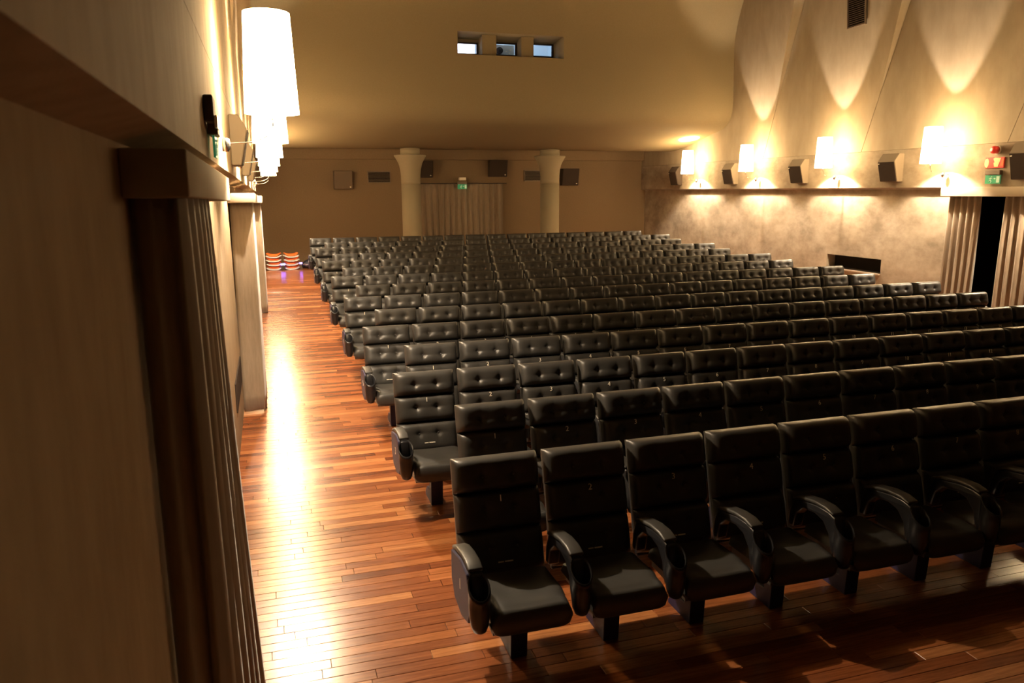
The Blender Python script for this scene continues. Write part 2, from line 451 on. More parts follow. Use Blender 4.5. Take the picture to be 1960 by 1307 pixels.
WX0, WX1, WZ0, WZ1 = 4.54, 7.26, 5.78, 6.30
def booth():
    prof = [(13.5, 9.0), (15.2, 8.9), (16.6, 8.6), (17.6, 8.2), (18.2, 7.8), (18.62, 7.38), (18.86, 6.92), (18.97, 6.55), (19.0, WZ1), (19.0, WZ0),
            (19.0, 5.2), (19.0, 4.85), (19.04, 4.62), (19.13, 4.42), (19.28, 4.28), (19.5, 4.19), (19.8, 4.13), (20.2, 4.06), (20.96, 3.90), (21.6, 3.79), (22.2, 3.73), (22.6, 3.73),
            (22.75, 3.78), (22.8, 3.86), (24.6, 3.86)]
    xs = [XL - 0.1, WX0, WX1, XR + 0.1]
    mb = MB()
    n = len(prof)
    v_ = [(x, y, z) for x in xs for y, z in prof]
    f_ = []
    for i in range(3):
        for j in range(n - 1):
            if i == 1 and j == 8: continue
            f_.append((i * n + j, (i + 1) * n + j, (i + 1) * n + j + 1, i * n + j + 1))
    mb.add(v_, f_, True)
    me = mb.mesh('wall_booth', M['booth'], recalc=False)
    o = link('wall_booth', me)
    tag(o, 'bulging tan front of the projection booth with rounded lower edge above the rear seats', 'wall', kind='structure')
    # recess with splayed reveals, two piers and the window wall
    y0, y1 = 19.0, 19.55
    bz0, bz1 = WZ0 + 0.06, 6.22
    bx0, bx1 = 4.58, 7.18
    r = MB()
    r.add([(WX0, y0, WZ0), (WX1, y0, WZ0), (WX1, y0, WZ1), (WX0, y0, WZ1), (bx0, y1, bz0), (bx1, y1, bz0), (bx1, y1, bz1), (bx0, y1, bz1)],
          [(0, 1, 5, 4), (1, 2, 6, 5), (2, 3, 7, 6), (3, 0, 4, 7)])
    tag(r.build('window_reveal', M['column'], o), 'pale splayed reveal around the booth windows')
    for xa, xb in ((5.20, 5.56), (6.20, 6.52)):
        p = MB(); p.hexa([(xa - 0.02, y0 + 0.12, WZ0), (xb - 0.02, y0 + 0.12, WZ0), (xb + 0.06, y1, WZ0), (xa + 0.0, y1, WZ0),
                          (xa - 0.02, y0 + 0.12, WZ1 - 0.03), (xb - 0.02, y0 + 0.12, WZ1 - 0.03), (xb + 0.06, y1, bz1), (xa + 0.0, y1, bz1)])
        p.build('pier', M['booth'], o)
    wins = [(4.64, 5.17, 5.86, 6.14), (5.63, 6.18, 5.87, 6.18), (6.57, 7.16, 5.88, 6.20)]
    # window wall pieces between the openings
    ww = MB(); xs_ = [bx0 - 0.1] + [c for w_ in wins for c in w_[:2]] + [bx1 + 0.1]
    for i in range(0, len(xs_), 2): ww.box(xs_[i], xs_[i + 1], y1 - 0.005, y1 + 0.08, 5.55, 6.5)
    for x0, x1, z0, z1 in wins: ww.box(x0, x1, y1 - 0.005, y1 + 0.08, 5.55, z0); ww.box(x0, x1, y1 - 0.005, y1 + 0.08, z1, 6.5)
    ww.build('window_wall', M['column'], o)
    # lit booth room behind
    b = MB(); X0, X1, Y0, Y1, Z0, Z1 = 4.0, 7.9, y1 + 0.06, 22.0, 5.1, 7.4
    b.add([(X0, Y0, Z0), (X1, Y0, Z0), (X1, Y1, Z0), (X0, Y1, Z0), (X0, Y0, Z1), (X1, Y0, Z1), (X1, Y1, Z1), (X0, Y1, Z1)],
          [(0, 1, 2, 3), (4, 7, 6, 5), (1, 5, 6, 2), (3, 2, 6, 7), (0, 3, 7, 4)])
    b.build('booth_room', M['boothroom'], o)
    for i, (x0, x1, z0, z1) in enumerate(wins):
        lab = ['brightest projection window, glowing white, leftmost of three', 'middle projection window with a lens behind the glass', 'pale blue projection window, rightmost of three'][i]
        t = 0.035; wn = empty('window_%d' % (i + 1), ((x0 + x1) / 2, y1 - 0.02, z0)); tag(wn, lab, 'window', kind='structure')
        hx = (x1 - x0) / 2; hz = z1 - z0
        f = MB(); f.box(-hx, hx, -0.03, 0.02, 0, t * 0.7); f.box(-hx, hx, -0.03, 0.02, hz - t, hz)
        f.box(-hx, -hx + t * 0.5, -0.03, 0.02, t * 0.7, hz - t); f.box(hx - t, hx, -0.03, 0.02, t * 0.7, hz - t)
        f.build('window_frame', M['frame'], wn)
        g = MB(); g.box(-hx + t * .5, hx - t, -0.004, 0.0, t * .7, hz - t); g.build('pane', M['glass'], wn)
    # projector behind the middle pane
    pr = empty('film_projector', (5.9, 19.78, 5.7)); tag(pr, 'grey film projector with round lens behind the middle booth window', 'projector')
    m_ = MB(); m_.box(-0.34, 0.34, 0.1, 0.9, 0, 0.50); m_.build('body', M['proj'], pr, bevel=0.02)
    m_ = MB(); m_.tube([(-0.09, -0.04, 0.33), (-0.09, 0.12, 0.33)], 0.085, 20); m_.build('lens_barrel', M['frame'], pr)
    m_ = MB(); m_.tube([(-0.09, -0.05, 0.33), (-0.09, -0.038, 0.33)], 0.06, 20); m_.build('lens', M['plastic'], pr)
    for dx, dz in ((0.12, 0.33), (0.2, 0.29), (0.1, 0.24), (0.22, 0.37)):
        m_ = MB(); m_.box(dx - 0.02, dx + 0.02, 0.08, 0.1, dz - 0.013, dz + 0.013); m_.build('key', M['white'], pr)
    st = MB(); st.box(-0.25, 0.25, 0.2, 0.8, -0.6, 0.0); st.build('stand', M['frame'], pr)
    # lamp in the booth
    bl = empty('booth_lamp', (4.9, 20.9, 5.35)); tag(bl, 'bright white lamp panel seen through the leftmost booth window', 'lamp')
    m_ = MB(); m_.box(-0.75, 0.55, 0, 0.03, 0.0, 1.4); m_.build('diffuser', M['tubelight'], bl)
    m_ = MB(); m_.box(-0.77, 0.57, 0.03, 0.07, -0.25, 1.42); m_.build('housing', M['white'], bl)
    ld = bpy.data.lights.new('booth_bulb', 'POINT'); ld.energy = 45; ld.color = (0.75, 0.88, 1.0); ld.shadow_soft_size = 0.1
    lo = bpy.data.objects.new('booth_bulb', ld); lo.location = (1.4, -0.4, 1.75); lo.parent = bl; COL.objects.link(lo)
booth()

def shell():
    c = MB(); c.box(XLL - 0.4, XRL + 0.4, YF - 0.2, 13.6, ZC, ZC + 0.2)
    tag(c.build('ceiling', M['ceil']), 'high plastered ceiling of the hall', 'ceiling', kind='structure')
    f = MB(); f.box(XLL - 0.4, XRL + 0.4, YF - 0.2, YF, -0.15, ZC)
    tag(f.build('wall_front', M['stage']), 'dark front wall of the hall behind the stage', 'wall', kind='structure')
    s = MB(); s.box(XLL, XRL, YF, 0.35, -0.15, 0.95)
    tag(s.build('stage', M['stage'], bevel=0.01), 'low black stage at the front of the hall', 'stage', kind='structure')
shell()

# ------------------------------------------------------------------ sconces
def sconce_proto():
    root = empty('wall_sconce')
    d = 0.45                       # shade axis from the wall; +x points into the hall
    H, r0, r1 = 0.655, 0.182, 0.153
    sh = MB(); n = 36
    sh.lathe([(r0, 0.0), (r1, H), (r1 - 0.004, H), (r0 - 0.004, 0.0), (r0, 0.0)], (d, 0, 0), n, True, caps=False)
    sh.build('lamp_shade', M['shade'], root)
    # one lamp shining up, one down; unseen plate added to part their light
    for zc, sg in ((0.335, 1), (0.118, -1)):
        b = MB(); b.lathe([(0.008, zc - sg * 0.020), (0.014, zc - sg * 0.014), (0.015, zc + sg * 0.008), (0.010, zc + sg * 0.018), (0.0, zc + sg * 0.020)], (d, 0, 0), 10); b.build('bulb', M['bulb'], root)
        h = MB(); h.lathe([(0.016, 0.225 + sg * 0.004), (0.018, 0.225 + sg * 0.05), (0.010, zc - sg * 0.021)], (d, 0, 0), 12); h.build('socket', M['white'], root)
    b = MB(); b.lathe([(0.0, 0.221), (0.165, 0.221), (0.165, 0.229), (0.0, 0.229)], (d, 0, 0), 24, smooth=False); b.build('plate', M['white'], root)
    a = MB(); a.tube([(0.0, 0, -0.205), (0.12, 0, -0.205), (0.32, 0, -0.19), (0.41, 0, -0.15), (d, 0, -0.08), (d, 0, 0.09)], [0.011, 0.0050, 0.0045, 0.0045, 0.0045, 0.0045], 8); a.build('arm', M['chrome'], root)
    p = MB(); p.lathe([(0.0, -0.055), (0.02, -0.05), (0.034, -0.02), (0.036, 0.01), (0.03, 0.035), (0.0, 0.045)], (0.13, 0, -0.205), 16); p.build('wall_mount', M['chrome'], root)
    s = MB()
    for k in range(3):
        an = 2 * math.pi * k / 3
        s.tube([(d, 0, 0.06), (d + (r0 - 0.005) * math.cos(an), (r0 - 0.005) * math.sin(an), 0.02)], 0.003, 5)
    s.build('spider', M['chrome'], root)
    return root

def copy_tree(o, parent=None):
    c = o.copy(); COL.objects.link(c); c.parent = parent
    for ch in list(o.children): copy_tree(ch, c)
    return c

ORD = ['first', 'second', 'third', 'fourth', 'fifth', 'sixth', 'seventh', 'eighth', 'ninth', 'tenth', 'eleventh', 'twelfth', 'thirteenth', 'fourteenth', 'fifteenth', 'sixteenth']
proto = sconce_proto()
first = True
for k, y in enumerate(LAMP_Y):
    o = proto if first else copy_tree(proto)
    first = False
    y -= 0.05; o.location = (XL - 0.110, y, z_ledge_l(y) + 0.372); o.rotation_euler.z = 0
    lab = 'glowing white drum sconce on the left wall, nearest and largest of all' if k == 0 else 'glowing white drum sconce on the left wall, %s from the front' % ORD[k]
    tag(o, lab, 'lamp', 'glowing wall sconces along both side walls')
for k, y in enumerate(LAMP_Y):
    if k < 1: continue
    o = copy_tree(proto)
    o.location = (XR, y, 3.0); o.rotation_euler.z = math.pi
    lab = ['', 'glowing white drum sconce on the right wall nearer the stage than the doorway', 'glowing white drum sconce on the right wall beside the doorway curtain', 'second glowing white drum sconce from the doorway on the right wall',
           'third glowing white drum sconce from the doorway on the right wall', 'glowing white drum sconce on the right wall under the edge of the booth soffit'][k]
    tag(o, lab, 'lamp', 'glowing wall sconces along both side walls')

# ------------------------------------------------------------------ seats
B_TOP = Vector((0, 0.0, 1.05)); B_DIR = Vector((0, -0.175, -0.66)).normalized()      # down the backrest
B_NRM = Vector((0, B_DIR.z, -B_DIR.y)).normalized()                                    # out of its front
def back_pt(x, s, d):
    p = B_TOP + B_DIR * s + B_NRM * (d - 0.085)
    return Vector((x, p.y, p.z))
def sq(t, p=5.0, q=2.2):
    return max(0.0, 1 - abs(t) ** p) ** (1 / q)
def spread(t):   # denser near both ends
    return 0.5 - 0.5 * math.cos(math.pi * t) if True else t
def cushion(mb, s0, s1, W, T, btn, nu, nv, rel, join_btn=False, top=False):
    h = s1 - s0
    bx, bs = btn
    def fn(u, v):
        u2 = 2 * (0.35 * spread(u) + 0.65 * u) - 1; v2 = 2 * (0.35 * spread(v) + 0.65 * v) - 1
        x = u2 * W / 2; s = s0 + (v2 + 1) / 2 * h
        d = T * sq(u2, 9, 2.2) * sq(v2, 5 if not top else 4.5, 2.2)
        for b_ in (-bx, bx):
            dx, ds = x - b_, s - (s0 + bs)
            r2 = dx * dx + ds * ds
            d -= rel * (0.95 * math.exp(-r2 / (2 * 0.015 ** 2)) + 0.50 * math.exp(-r2 / (2 * 0.042 ** 2)))
            r = math.sqrt(r2)
            # gathered creases running out of the button
            if r > 0.008:
                an = math.atan2(ds, dx)
                d -= rel * 0.55 * max(0.0, math.cos(an * 4)) ** 4 * math.exp(-r / 0.034) * min(1.0, r / 0.016)
        return back_pt(x, s, max(d, -0.02) if False else d)
    mb.grid(fn, nu, nv, True)
    # back rim closing the cushion
    c = [back_pt(sx * W / 2, s, -0.02) for s in (s0, s1) for sx in (-1, 1)]
    f = [back_pt(sx * W / 2, s, 0.0) for s in (s0, s1) for sx in (-1, 1)]
    mb.add(c + f, [(0, 1, 5, 4), (1, 3, 7, 5), (3, 2, 6, 7), (2, 0, 4, 6)])
    pos = []
    for b_ in (-bx, bx):
        d = T - rel * 1.5
        p = back_pt(b_, s0 + bs, d + 0.002); pos.append(p)
        if join_btn: button_shape(mb, p)
    return pos
def button_shape(mb, c):
    ax = Vector((1, 0, 0)); ay = -B_DIR; n = 8; v_ = []
    for r, d in ((0.0105, -0.002), (0.0095, 0.003), (0.004, 0.006)):
        for k in range(n):
            a = 2 * math.pi * k / n
            v_.append(c + ax * r * math.cos(a) + ay * r * math.sin(a) + B_NRM * d)
    f_ = [(i * n + k, i * n + (k + 1) % n, (i + 1) * n + (k + 1) % n, (i + 1) * n + k) for i in range(2) for k in range(n)]
    f_.append(tuple(2 * n + k for k in range(n)))
    mb.add(v_, f_, True)

SEG = [(0.0, 0.205), (0.207, 0.43), (0.432, 0.70)]
BTN = [(0.092, 0.115), (0.088, 0.105), (0.082, 0.100)]
THK = [0.100, 0.085, 0.085]
REL = [0.024, 0.024, 0.017]
CN = ['headrest', 'back_cushion', 'lumbar_cushion']
def seat_meshes(fine):
    D = {}
    nu, nv = (46, 26) if fine else (26, 15)
    D['btn'] = []
    for i in range(3):
        mb = MB()
        pos = cushion(mb, SEG[i][0], SEG[i][1], 0.520 - 0.005 * i, THK[i], BTN[i], nu, nv, REL[i], join_btn=not fine, top=(i == 0))
        D[CN[i]] = mb.mesh(CN[i], M['leather'], recalc=False)
        D['btn'].append(pos)
    b = MB(); button_shape(b, Vector((0, 0, 0))); D['button'] = b.mesh('button', M['button'], recalc=False)
    # rear shell
    mb = MB()
    P = [back_pt(0, 0.012, 0.0), back_pt(0, 0.72, 0.0), back_pt(0, 0.72, -0.035), back_pt(0, 0.55, -0.05), back_pt(0, 0.03, -0.035)]
    mb.prism([(p.y, p.z) for p in P], 'x', -0.255, 0.255)
    D['back_shell'] = mb.mesh('back_shell', M['shell'], bevel=0.012, seg=2)
    # seat cushion
    mb = MB(); W = 0.486
    def fn(u, v):
        u2 = 2 * (0.35 * spread(u) + 0.65 * u) - 1
        x = u2 * W / 2
        # v: rear -> front -> round the front edge -> under
        path = [(-0.20, 0.435), (-0.32, 0.437), (-0.44, 0.447), (-0.54, 0.455), (-0.60, 0.452), (-0.64, 0.435), (-0.66, 0.40), (-0.665, 0.35), (-0.655, 0.31), (-0.63, 0.295), (-0.5, 0.29)]
        t = v * (len(path) - 1); i = min(int(t), len(path) - 2); k = t - i
        y = path[i][0] * (1 - k) + path[i + 1][0] * k; z = path[i][1] * (1 - k) + path[i + 1][1] * k
        e = sq(u2, 8, 2.0)
        x *= 1 - 0.085 * max(0.0, min(1.0, (-y - 0.48) / 0.06))
        zc, yc = 0.365, -0.42
        dip = 0.0
        if v < 0.5:
            for b_ in (-0.09, 0.09):
                dip += 0.010 * math.exp(-((x - b_) ** 2 + (y + 0.42) ** 2) / (2 * 0.04 ** 2))
            dip += 0.010 * (1 - u2 * u2)
        return (x, yc + (y - yc) * (0.93 + 0.07 * e), zc + (z - zc) * (0.25 + 0.75 * e) - dip)
    mb.grid(fn, 18 if fine else 10, 20)
    mb.prism([(-0.20, 0.40), (-0.20, 0.31), (-0.60, 0.29), (-0.60, 0.36)], 'x', -0.205, 0.205)
    D['seat_cushion'] = mb.mesh('seat_cushion', M['leather'], recalc=False)
    # pedestal
    mb = MB()
    mb.hexa([(-0.048, -0.40, 0.0), (0.048, -0.40, 0.0), (0.048, -0.33, 0.0), (-0.048, -0.33, 0.0), (-0.05, -0.42, 0.335), (0.05, -0.42, 0.335), (0.05, -0.33, 0.335), (-0.05, -0.33, 0.335)])
    mb.build
    D['leg'] = mb.mesh('leg', M['navy'], bevel=0.004, seg=1)
    mb = MB()
    mb.prism([(-0.335, 0.0), (-0.335, 0.11), (-0.20, 0.10), (-0.13, 0.03), (-0.13, 0.0)], 'x', -0.046, 0.046)
    D['foot'] = mb.mesh('foot', M['navy'], bevel=0.004, seg=1)
    # armrest: arch bar, pad, cup holder
    mb = MB()
    poly = [(-0.19, 0.605), (-0.26, 0.628), (-0.40, 0.648), (-0.50, 0.648), (-0.572, 0.628), (-0.590, 0.56), (-0.590, 0.42), (-0.555, 0.39), (-0.535, 0.43), (-0.515, 0.51), (-0.46, 0.57), (-0.38, 0.59), (-0.28, 0.575), (-0.22, 0.52), (-0.20, 0.42), (-0.14, 0.42), (-0.15, 0.52)]
    mb.prism(poly, 'x', -0.034, 0.034)
    D['armrest'] = mb.mesh('armrest', M['plastic'], bevel=0.010, seg=2)
    mb = MB()
    mb.prism([(-0.185, 0.602), (-0.175, 0.622), (-0.26, 0.655), (-0.38, 0.674), (-0.48, 0.675), (-0.555, 0.655), (-0.550, 0.635), (-0.48, 0.648), (-0.38, 0.648), (-0.26, 0.628)], 'x', -0.041, 0.041)
    D['arm_pad'] = mb.mesh('arm_pad', M['leather'], bevel=0.012, seg=2)
    mb = MB(); n = 20 if fine else 12
    def sheared(prof, nn):
        v_ = []
        for r, z in prof:
            for k in range(nn):
                a = 2 * math.pi * k / nn
                x, y = r * math.cos(a), r * 1.12 * math.sin(a)
                zz = z + 0.85 * y * max(0, min(1, (z - 0.42) / 0.14))
                v_.append((x, -0.615 + y, zz))
        f_ = [(i * nn + k, i * nn + (k + 1) % nn, (i + 1) * nn + (k + 1) % nn, (i + 1) * nn + k) for i in range(len(prof) - 1) for k in range(nn)]
        f_.append(tuple(range(nn))[::-1]); f_.append(tuple((len(prof) - 1) * nn + k for k in range(nn)))
        return v_, f_
    mb.add(*sheared([(0.018, 0.335), (0.036, 0.347), (0.047, 0.38), (0.053, 0.43), (0.056, 0.50), (0.056, 0.562), (0.059, 0.570), (0.060, 0.580), (0.058, 0.588), (0.052, 0.588), (0.049, 0.580), (0.046, 0.50), (0.043, 0.46)], n), smooth=True)
    D['cup_holder'] = mb.mesh('cup_holder', M['plastic'], recalc=False)
    try: D['cup_holder'].set_sharp_from_angle(angle=math.radians(60))
    except Exception: pass
    # side panel closing the row at the aisle
    mb = MB()
    mb.prism([(-0.19, 0.605), (-0.40, 0.645), (-0.54, 0.625), (-0.60, 0.52), (-0.60, 0.43), (-0.56, 0.36), (-0.42, 0.325), (-0.26, 0.35), (-0.19, 0.44)], 'x', -0.048, -0.030)
    D['side_panel'] = mb.mesh('side_panel', M['navy'], bevel=0.005, seg=1)
    # small stitched maker's strip on the lumbar cushion (too small to read)
    mb = MB()
    for a, b_ in ((-0.045, -0.012), (-0.006, 0.045)):
        mb.hexa([back_pt(a, 0.612, 0.0845), back_pt(b_, 0.612, 0.0845), back_pt(b_, 0.604, 0.0845), back_pt(a, 0.604, 0.0845),
                 back_pt(a, 0.612, 0.0865), back_pt(b_, 0.612, 0.0865), back_pt(b_, 0.604, 0.0865), back_pt(a, 0.604, 0.0865)])
    D['brand_strip'] = mb.mesh('brand_strip', M['thread'])
    return D

FINE, COARSE = seat_meshes(True), seat_meshes(False)
NUM = [text_mesh(str(n), 0.054, M['thread']) for n in range(1, NSEAT + 1)]
ROWNUM = [text_mesh(str(n), 0.085, M['thread']) for n in range(1, NROW + 1)]
num_m = Matrix(((1, 0, 0, 0), (0, -B_DIR.y, B_NRM.y, 0), (0, -B_DIR.z, B_NRM.z, 0), (0, 0, 0, 1)))
num_p = back_pt(0, 0.207 + 0.040, 0.0860)
ROWS = ['front row', 'second row', 'third row', 'fourth row', 'fifth row', 'sixth row', 'seventh row', 'middle row of fifteen',
        'ninth row', 'tenth row', 'eleventh row', 'twelfth row', 'third row from last', 'last row but one', 'last row']
def armrest(parent, D, x, fine, end=False):
    a = link('armrest', D['armrest'], parent, (x, 0, 0))
    link('arm_pad', D['arm_pad'], a)
    c = link('cup_holder', D['cup_holder'], a)
    if end: link('side_panel', D['side_panel'], a)
    return a
for r in range(NROW):
    fine = r < 5
    D = FINE if fine else COARSE
    x0 = X_ODD if r % 2 == 0 else X_EVEN
    y = ROW_Y0 + ROW_D * r
    zfl = zf(y - 0.3)
    z_off = zf(y) - zfl
    for s in range(NSEAT):
        root = empty('cinema_seat', (x0 + SW * (s + 0.5), y, zfl))
        if s == 0: lab = 'black leather cinema seat with navy side panel, left end of the %s' % ROWS[r]
        elif s == NSEAT - 1: lab = 'black leather cinema seat at the right hand end of the %s' % ROWS[r]
        else: lab = 'black leather cinema seat, %s from the aisle, in the %s' % (ORD[s], ROWS[r])
        tag(root, lab, 'seat', 'black tufted cinema seats in fifteen rows')
        for i, nme in enumerate(CN):
            c = link(nme, D[nme], root)
            if fine:
                for p in D['btn'][i]: link('button', D['button'], c, p)
            if i == 1:
                o = link('seat_number', NUM[s], c); o.matrix_local = Matrix.Translation(num_p) @ num_m
            if i == 2 and fine: link('brand_strip', D['brand_strip'], c)
        link('back_shell', D['back_shell'], root)
        link('seat_cushion', D['seat_cushion'], root)
        lg = link('leg', D['leg'], root); link('foot', D['foot'], lg)
        armrest(root, D, SW / 2, fine)
        if s == 0:
            a = armrest(root, D, -SW / 2, fine, True)
            o = link('row_number', ROWNUM[r], a)
            o.matrix_local = Matrix(((0, 0, -1, -0.0492), (-1, 0, 0, -0.40), (0, 1, 0, 0.50), (0, 0, 0, 1)))

# ------------------------------------------------------------------ curtains and pelmets
def curtain(name, path, z0, z1, label, folds, amp, group=None, flare=None, mat_=None, nv=14, ph=0.0, pw=1.0):
    """path: plan polyline (x, y); pleats ride on it; flare=(dx,dy) added towards the hem"""
    pts = [Vector((p[0], p[1], 0)) for p in path]
    seg = [(pts[i + 1] - pts[i]).length for i in range(len(pts) - 1)]; tot = sum(seg)
    nu = int(folds * 10)
    def at(u):
        d = u * tot
        for i, L_ in enumerate(seg):
            if d <= L_ + 1e-6 or i == len(seg) - 1:
                t = (pts[i + 1] - pts[i]).normalized()
                return pts[i] + t * min(d, L_), Vector((t.y, -t.x, 0))
            d -= L_
    rnd = random.Random(len(label)); jit = [rnd.uniform(-0.25, 0.25) for _ in range(int(folds) + 3)]
    def fn(u, v):
        p, nrm = at(u)
        q = u * folds
        w = math.sin(2 * math.pi * (q + jit[int(q)] * (1 - math.cos(2 * math.pi * (q % 1))) * 0.25) + ph + 0.5 * math.sin(v * 2.2 + q))
        a = amp * (0.45 + 0.55 * v ** 0.6)
        p = p + nrm * (a * math.copysign(abs(w) ** pw, w))
        if flare: p = p + Vector((flare[0], flare[1], 0)) * (v ** 1.4) * (u if flare[2] else 1)
        return (p.x, p.y, z1 + (z0 - z1) * v)
    mb = MB(); mb.grid(fn, nu, nv)
    o = mb.build(name, mat_ or M['curtain'], recalc=False)
    md = o.modifiers.new('thickness', 'SOLIDIFY'); md.thickness = 0.006; md.offset = 0
    tag(o, label, 'curtain', group)
    return o

def pelmet(x_wall, x_front, y0, y1, zt0, zb0, tilt, label, m='pelmet'):
    mb = MB()
    dz = -tilt * (y1 - y0)
    xa, xb = min(x_wall, x_front), max(x_wall, x_front)
    mb.hexa([(xa, y0, zb0), (xb, y0, zb0), (xb, y1, zb0 + dz), (xa, y1, zb0 + dz), (xa, y0, zt0), (xb, y0, zt0), (xb, y1, zt0 + dz), (xa, y1, zt0 + dz)])
    o = mb.build('pelmet', M[m], bevel=0.006, seg=2)
    tag(o, label, 'pelmet')
    return o
# left doorways
pelmet(XLL, CX - 0.222, 2.55, 5.25, CZ + 0.128, CZ - 0.016, 0.016, 'nearest boxed pelmet on the left wall, dark end towards the viewer')
pelmet(XLL, CX - 0.125, 8.9, 11.3, CZ - 0.015, CZ - 0.118, 0.012, 'middle one of three boxed pelmets along the left wall')
pelmet(XLL, CX - 0.095, 15.2, 17.6, CZ - 0.075, CZ - 0.205, 0.008, 'farthest boxed pelmet along the left wall')
curtain('door_curtain', [(XLL + 0.012, 2.64), (CX - 0.27, 2.66), (CX - 0.262, 2.9), (CX - 0.258, 3.62)], 0.02, CZ - 0.02, 'large dark brown door curtain close to the viewer on the left', 6.5, 0.042, 'door curtains along the left wall', flare=(0.06, 0.16, 1), nv=18, pw=1.7)
curtain('door_curtain', [(XLL + 0.012, 9.05), (CX - 0.165, 9.08), (CX - 0.165, 9.9)], zf(9) + 0.03, CZ - 0.12, 'brightly lit beige door curtain in the middle of the left wall', 3.5, 0.012, 'door curtains along the left wall', flare=(0.0, 0.0, 0))
curtain('door_curtain', [(XLL + 0.012, 15.45), (CX - 0.135, 15.48), (CX - 0.135, 16.6)], zf(15.4) + 0.03, CZ - 0.21, 'beige door curtain farthest along the left wall', 4.5, 0.012, 'door curtains along the left wall')
# right doorway
pelmet(XRL - 0.001, XR - 0.12, 9.3, 11.74, 2.566, 2.40, 0.0, 'long pale pelmet board over the right doorway')
curtain('door_curtain', [(XRL - 0.09, 11.66), (XRL - 0.09, 10.98)], 0.10, 2.41, 'gathered beige curtain beside the right doorway, next to the seats', 5.0, 0.06, 'curtains of the right doorway', flare=(-0.02, 0.02, 0), ph=1.0)
curtain('door_curtain', [(XRL - 0.09, 10.50), (XRL - 0.09, 9.70)], 0.08, 2.41, 'gathered beige curtain at the right edge of the picture', 5.0, 0.06, 'curtains of the right doorway', flare=(-0.02, 0.0, 0), ph=0.4)
def doorway():
    x0, x1 = XRL + 0.02, XRL + 1.2
    mb = MB(); y0, y1 = DOOR_Y0 + 0.001, DOOR_Y1 - 0.001
    mb.add([(x0, y0, -0.1), (x1, y0, -0.1), (x1, y1, -0.1), (x0, y1, -0.1), (x0, y0, DOOR_Z), (x1, y0, DOOR_Z), (x1, y1, DOOR_Z), (x0, y1, DOOR_Z)],
           [(4, 7, 6, 5), (1, 5, 6, 2), (0, 4, 5, 1), (3, 2, 6, 7)])
    tag(mb.build('door_1', M['dark']), 'dark unlit doorway between the right curtains', 'doorway', kind='structure')
doorway()
# rear curtain
rc = curtain('rear_curtain', [(4.40, YB - 0.10), (7.22, YB - 0.10)], zf(YB) + 0.02, 2.76, 'wide pleated brown curtain over the rear door', 15, 0.055, mat_=M['curtain'], ph=0.3)
mb = MB(); mb.tube([(4.3, YB - 0.10, 2.775), (7.35, YB - 0.10, 2.775)], 0.016, 8)
tag(mb.build('curtain_rail', M['spk_dark']), 'thin dark rail above the rear curtain', 'rail')

# ------------------------------------------------------------------ columns
for x, r, lab in ((3.90, 0.272, 'flared plaster column left of the rear curtain'), (8.12, 0.285, 'flared plaster column right of the rear curtain')):
    yc = 22.35; z0 = zf(yc)
    c = empty('column', (x, yc, z0)); tag(c, lab, 'column', 'columns under the booth soffit')
    m_ = MB(); m_.lathe([(r * 0.97, 0.0), (r, 0.3), (r, 2.35)], n=40); m_.build('shaft', M['column'], c)
    top = 3.55 - z0
    m_ = MB(); m_.lathe([(r, 2.35), (r, 2.42), (r + 0.004, 2.58), (r + 0.022, 2.75), (r + 0.065, 2.92), (r + 0.135, 3.05), (r + 0.18, top - 0.03), (r + 0.18, top)], n=40); m_.build('capital', M['column'], c)
    m_ = MB(); m_.lathe([(r * 1.02, top), (r * 1.02, 3.745 - z0)], n=40); m_.build('drum', M['column'], c)

# ------------------------------------------------------------------ loudspeakers
def wedge_speaker(x, y, z, ww, label, dark=False, h=0.56, sgn=-1):
    """wall loudspeaker; grille leans down into the hall"""
    o = empty('wall_speaker', (x, y, z)); tag(o, label, 'loudspeaker', 'wall loudspeakers')
    s = sgn
    body = MB(); prof = [(0, 0.0), (s * 0.13, 0.0), (s * 0.24, h * 0.72), (s * 0.13, h), (0, h)]
    body.prism(prof, 'y', -ww / 2, ww / 2); body.build('cabinet', M['spk_dark'] if dark else M['spk_box'], o, bevel=0.008, seg=1)
    g = MB(); g.hexa([(s * 0.137, -ww / 2 + 0.012, 0.012), (s * 0.236, -ww / 2 + 0.012, h * 0.70), (s * 0.236, ww / 2 - 0.012, h * 0.70), (s * 0.137, ww / 2 - 0.012, 0.012),
                      (s * 0.150, -ww / 2 + 0.012, 0.010), (s * 0.249, -ww / 2 + 0.012, h * 0.698), (s * 0.249, ww / 2 - 0.012, h * 0.698), (s * 0.150, ww / 2 - 0.012, 0.010)])
    g.build('grille', M['speaker'], o)
    b = MB(); b.box(s * 0.252 if s < 0 else 0.246, s * 0.246 if s < 0 else 0.252, ww / 2 - 0.06, ww / 2 - 0.03, h * 0.62, h * 0.65); b.build('badge', M['white'], o)
    return o
wedge_speaker(XR, 21.85, 2.68, 0.46, 'dark wall loudspeaker farthest along the right wall, next to the last sconce', True)
wedge_speaker(XR, 18.85, 2.68, 0.46, 'beige wall loudspeaker between the two far sconces on the right wall')
wedge_speaker(XR, 15.95, 2.68, 0.46, 'beige wall loudspeaker between the second and third sconces from the right doorway')
wedge_speaker(XR, 13.05, 2.68, 0.46, 'beige wall loudspeaker between the first and second sconces from the right doorway')
wedge_speaker(XR, 9.98, 2.68, 0.62, 'large wall loudspeaker at the right edge of the picture above the doorway', h=0.62)
# left wall: the same row of loudspeakers seen edge-on
for k, y in enumerate((7.3, 10.25, 13.2)):
    wedge_speaker(XL, y, z_ledge_l(y) + 0.08, 0.40, '%s wall loudspeaker on the left wall, seen edge-on among the sconces' % ['nearest', 'middle', 'farthest'][k], sgn=0.6, h=0.42)

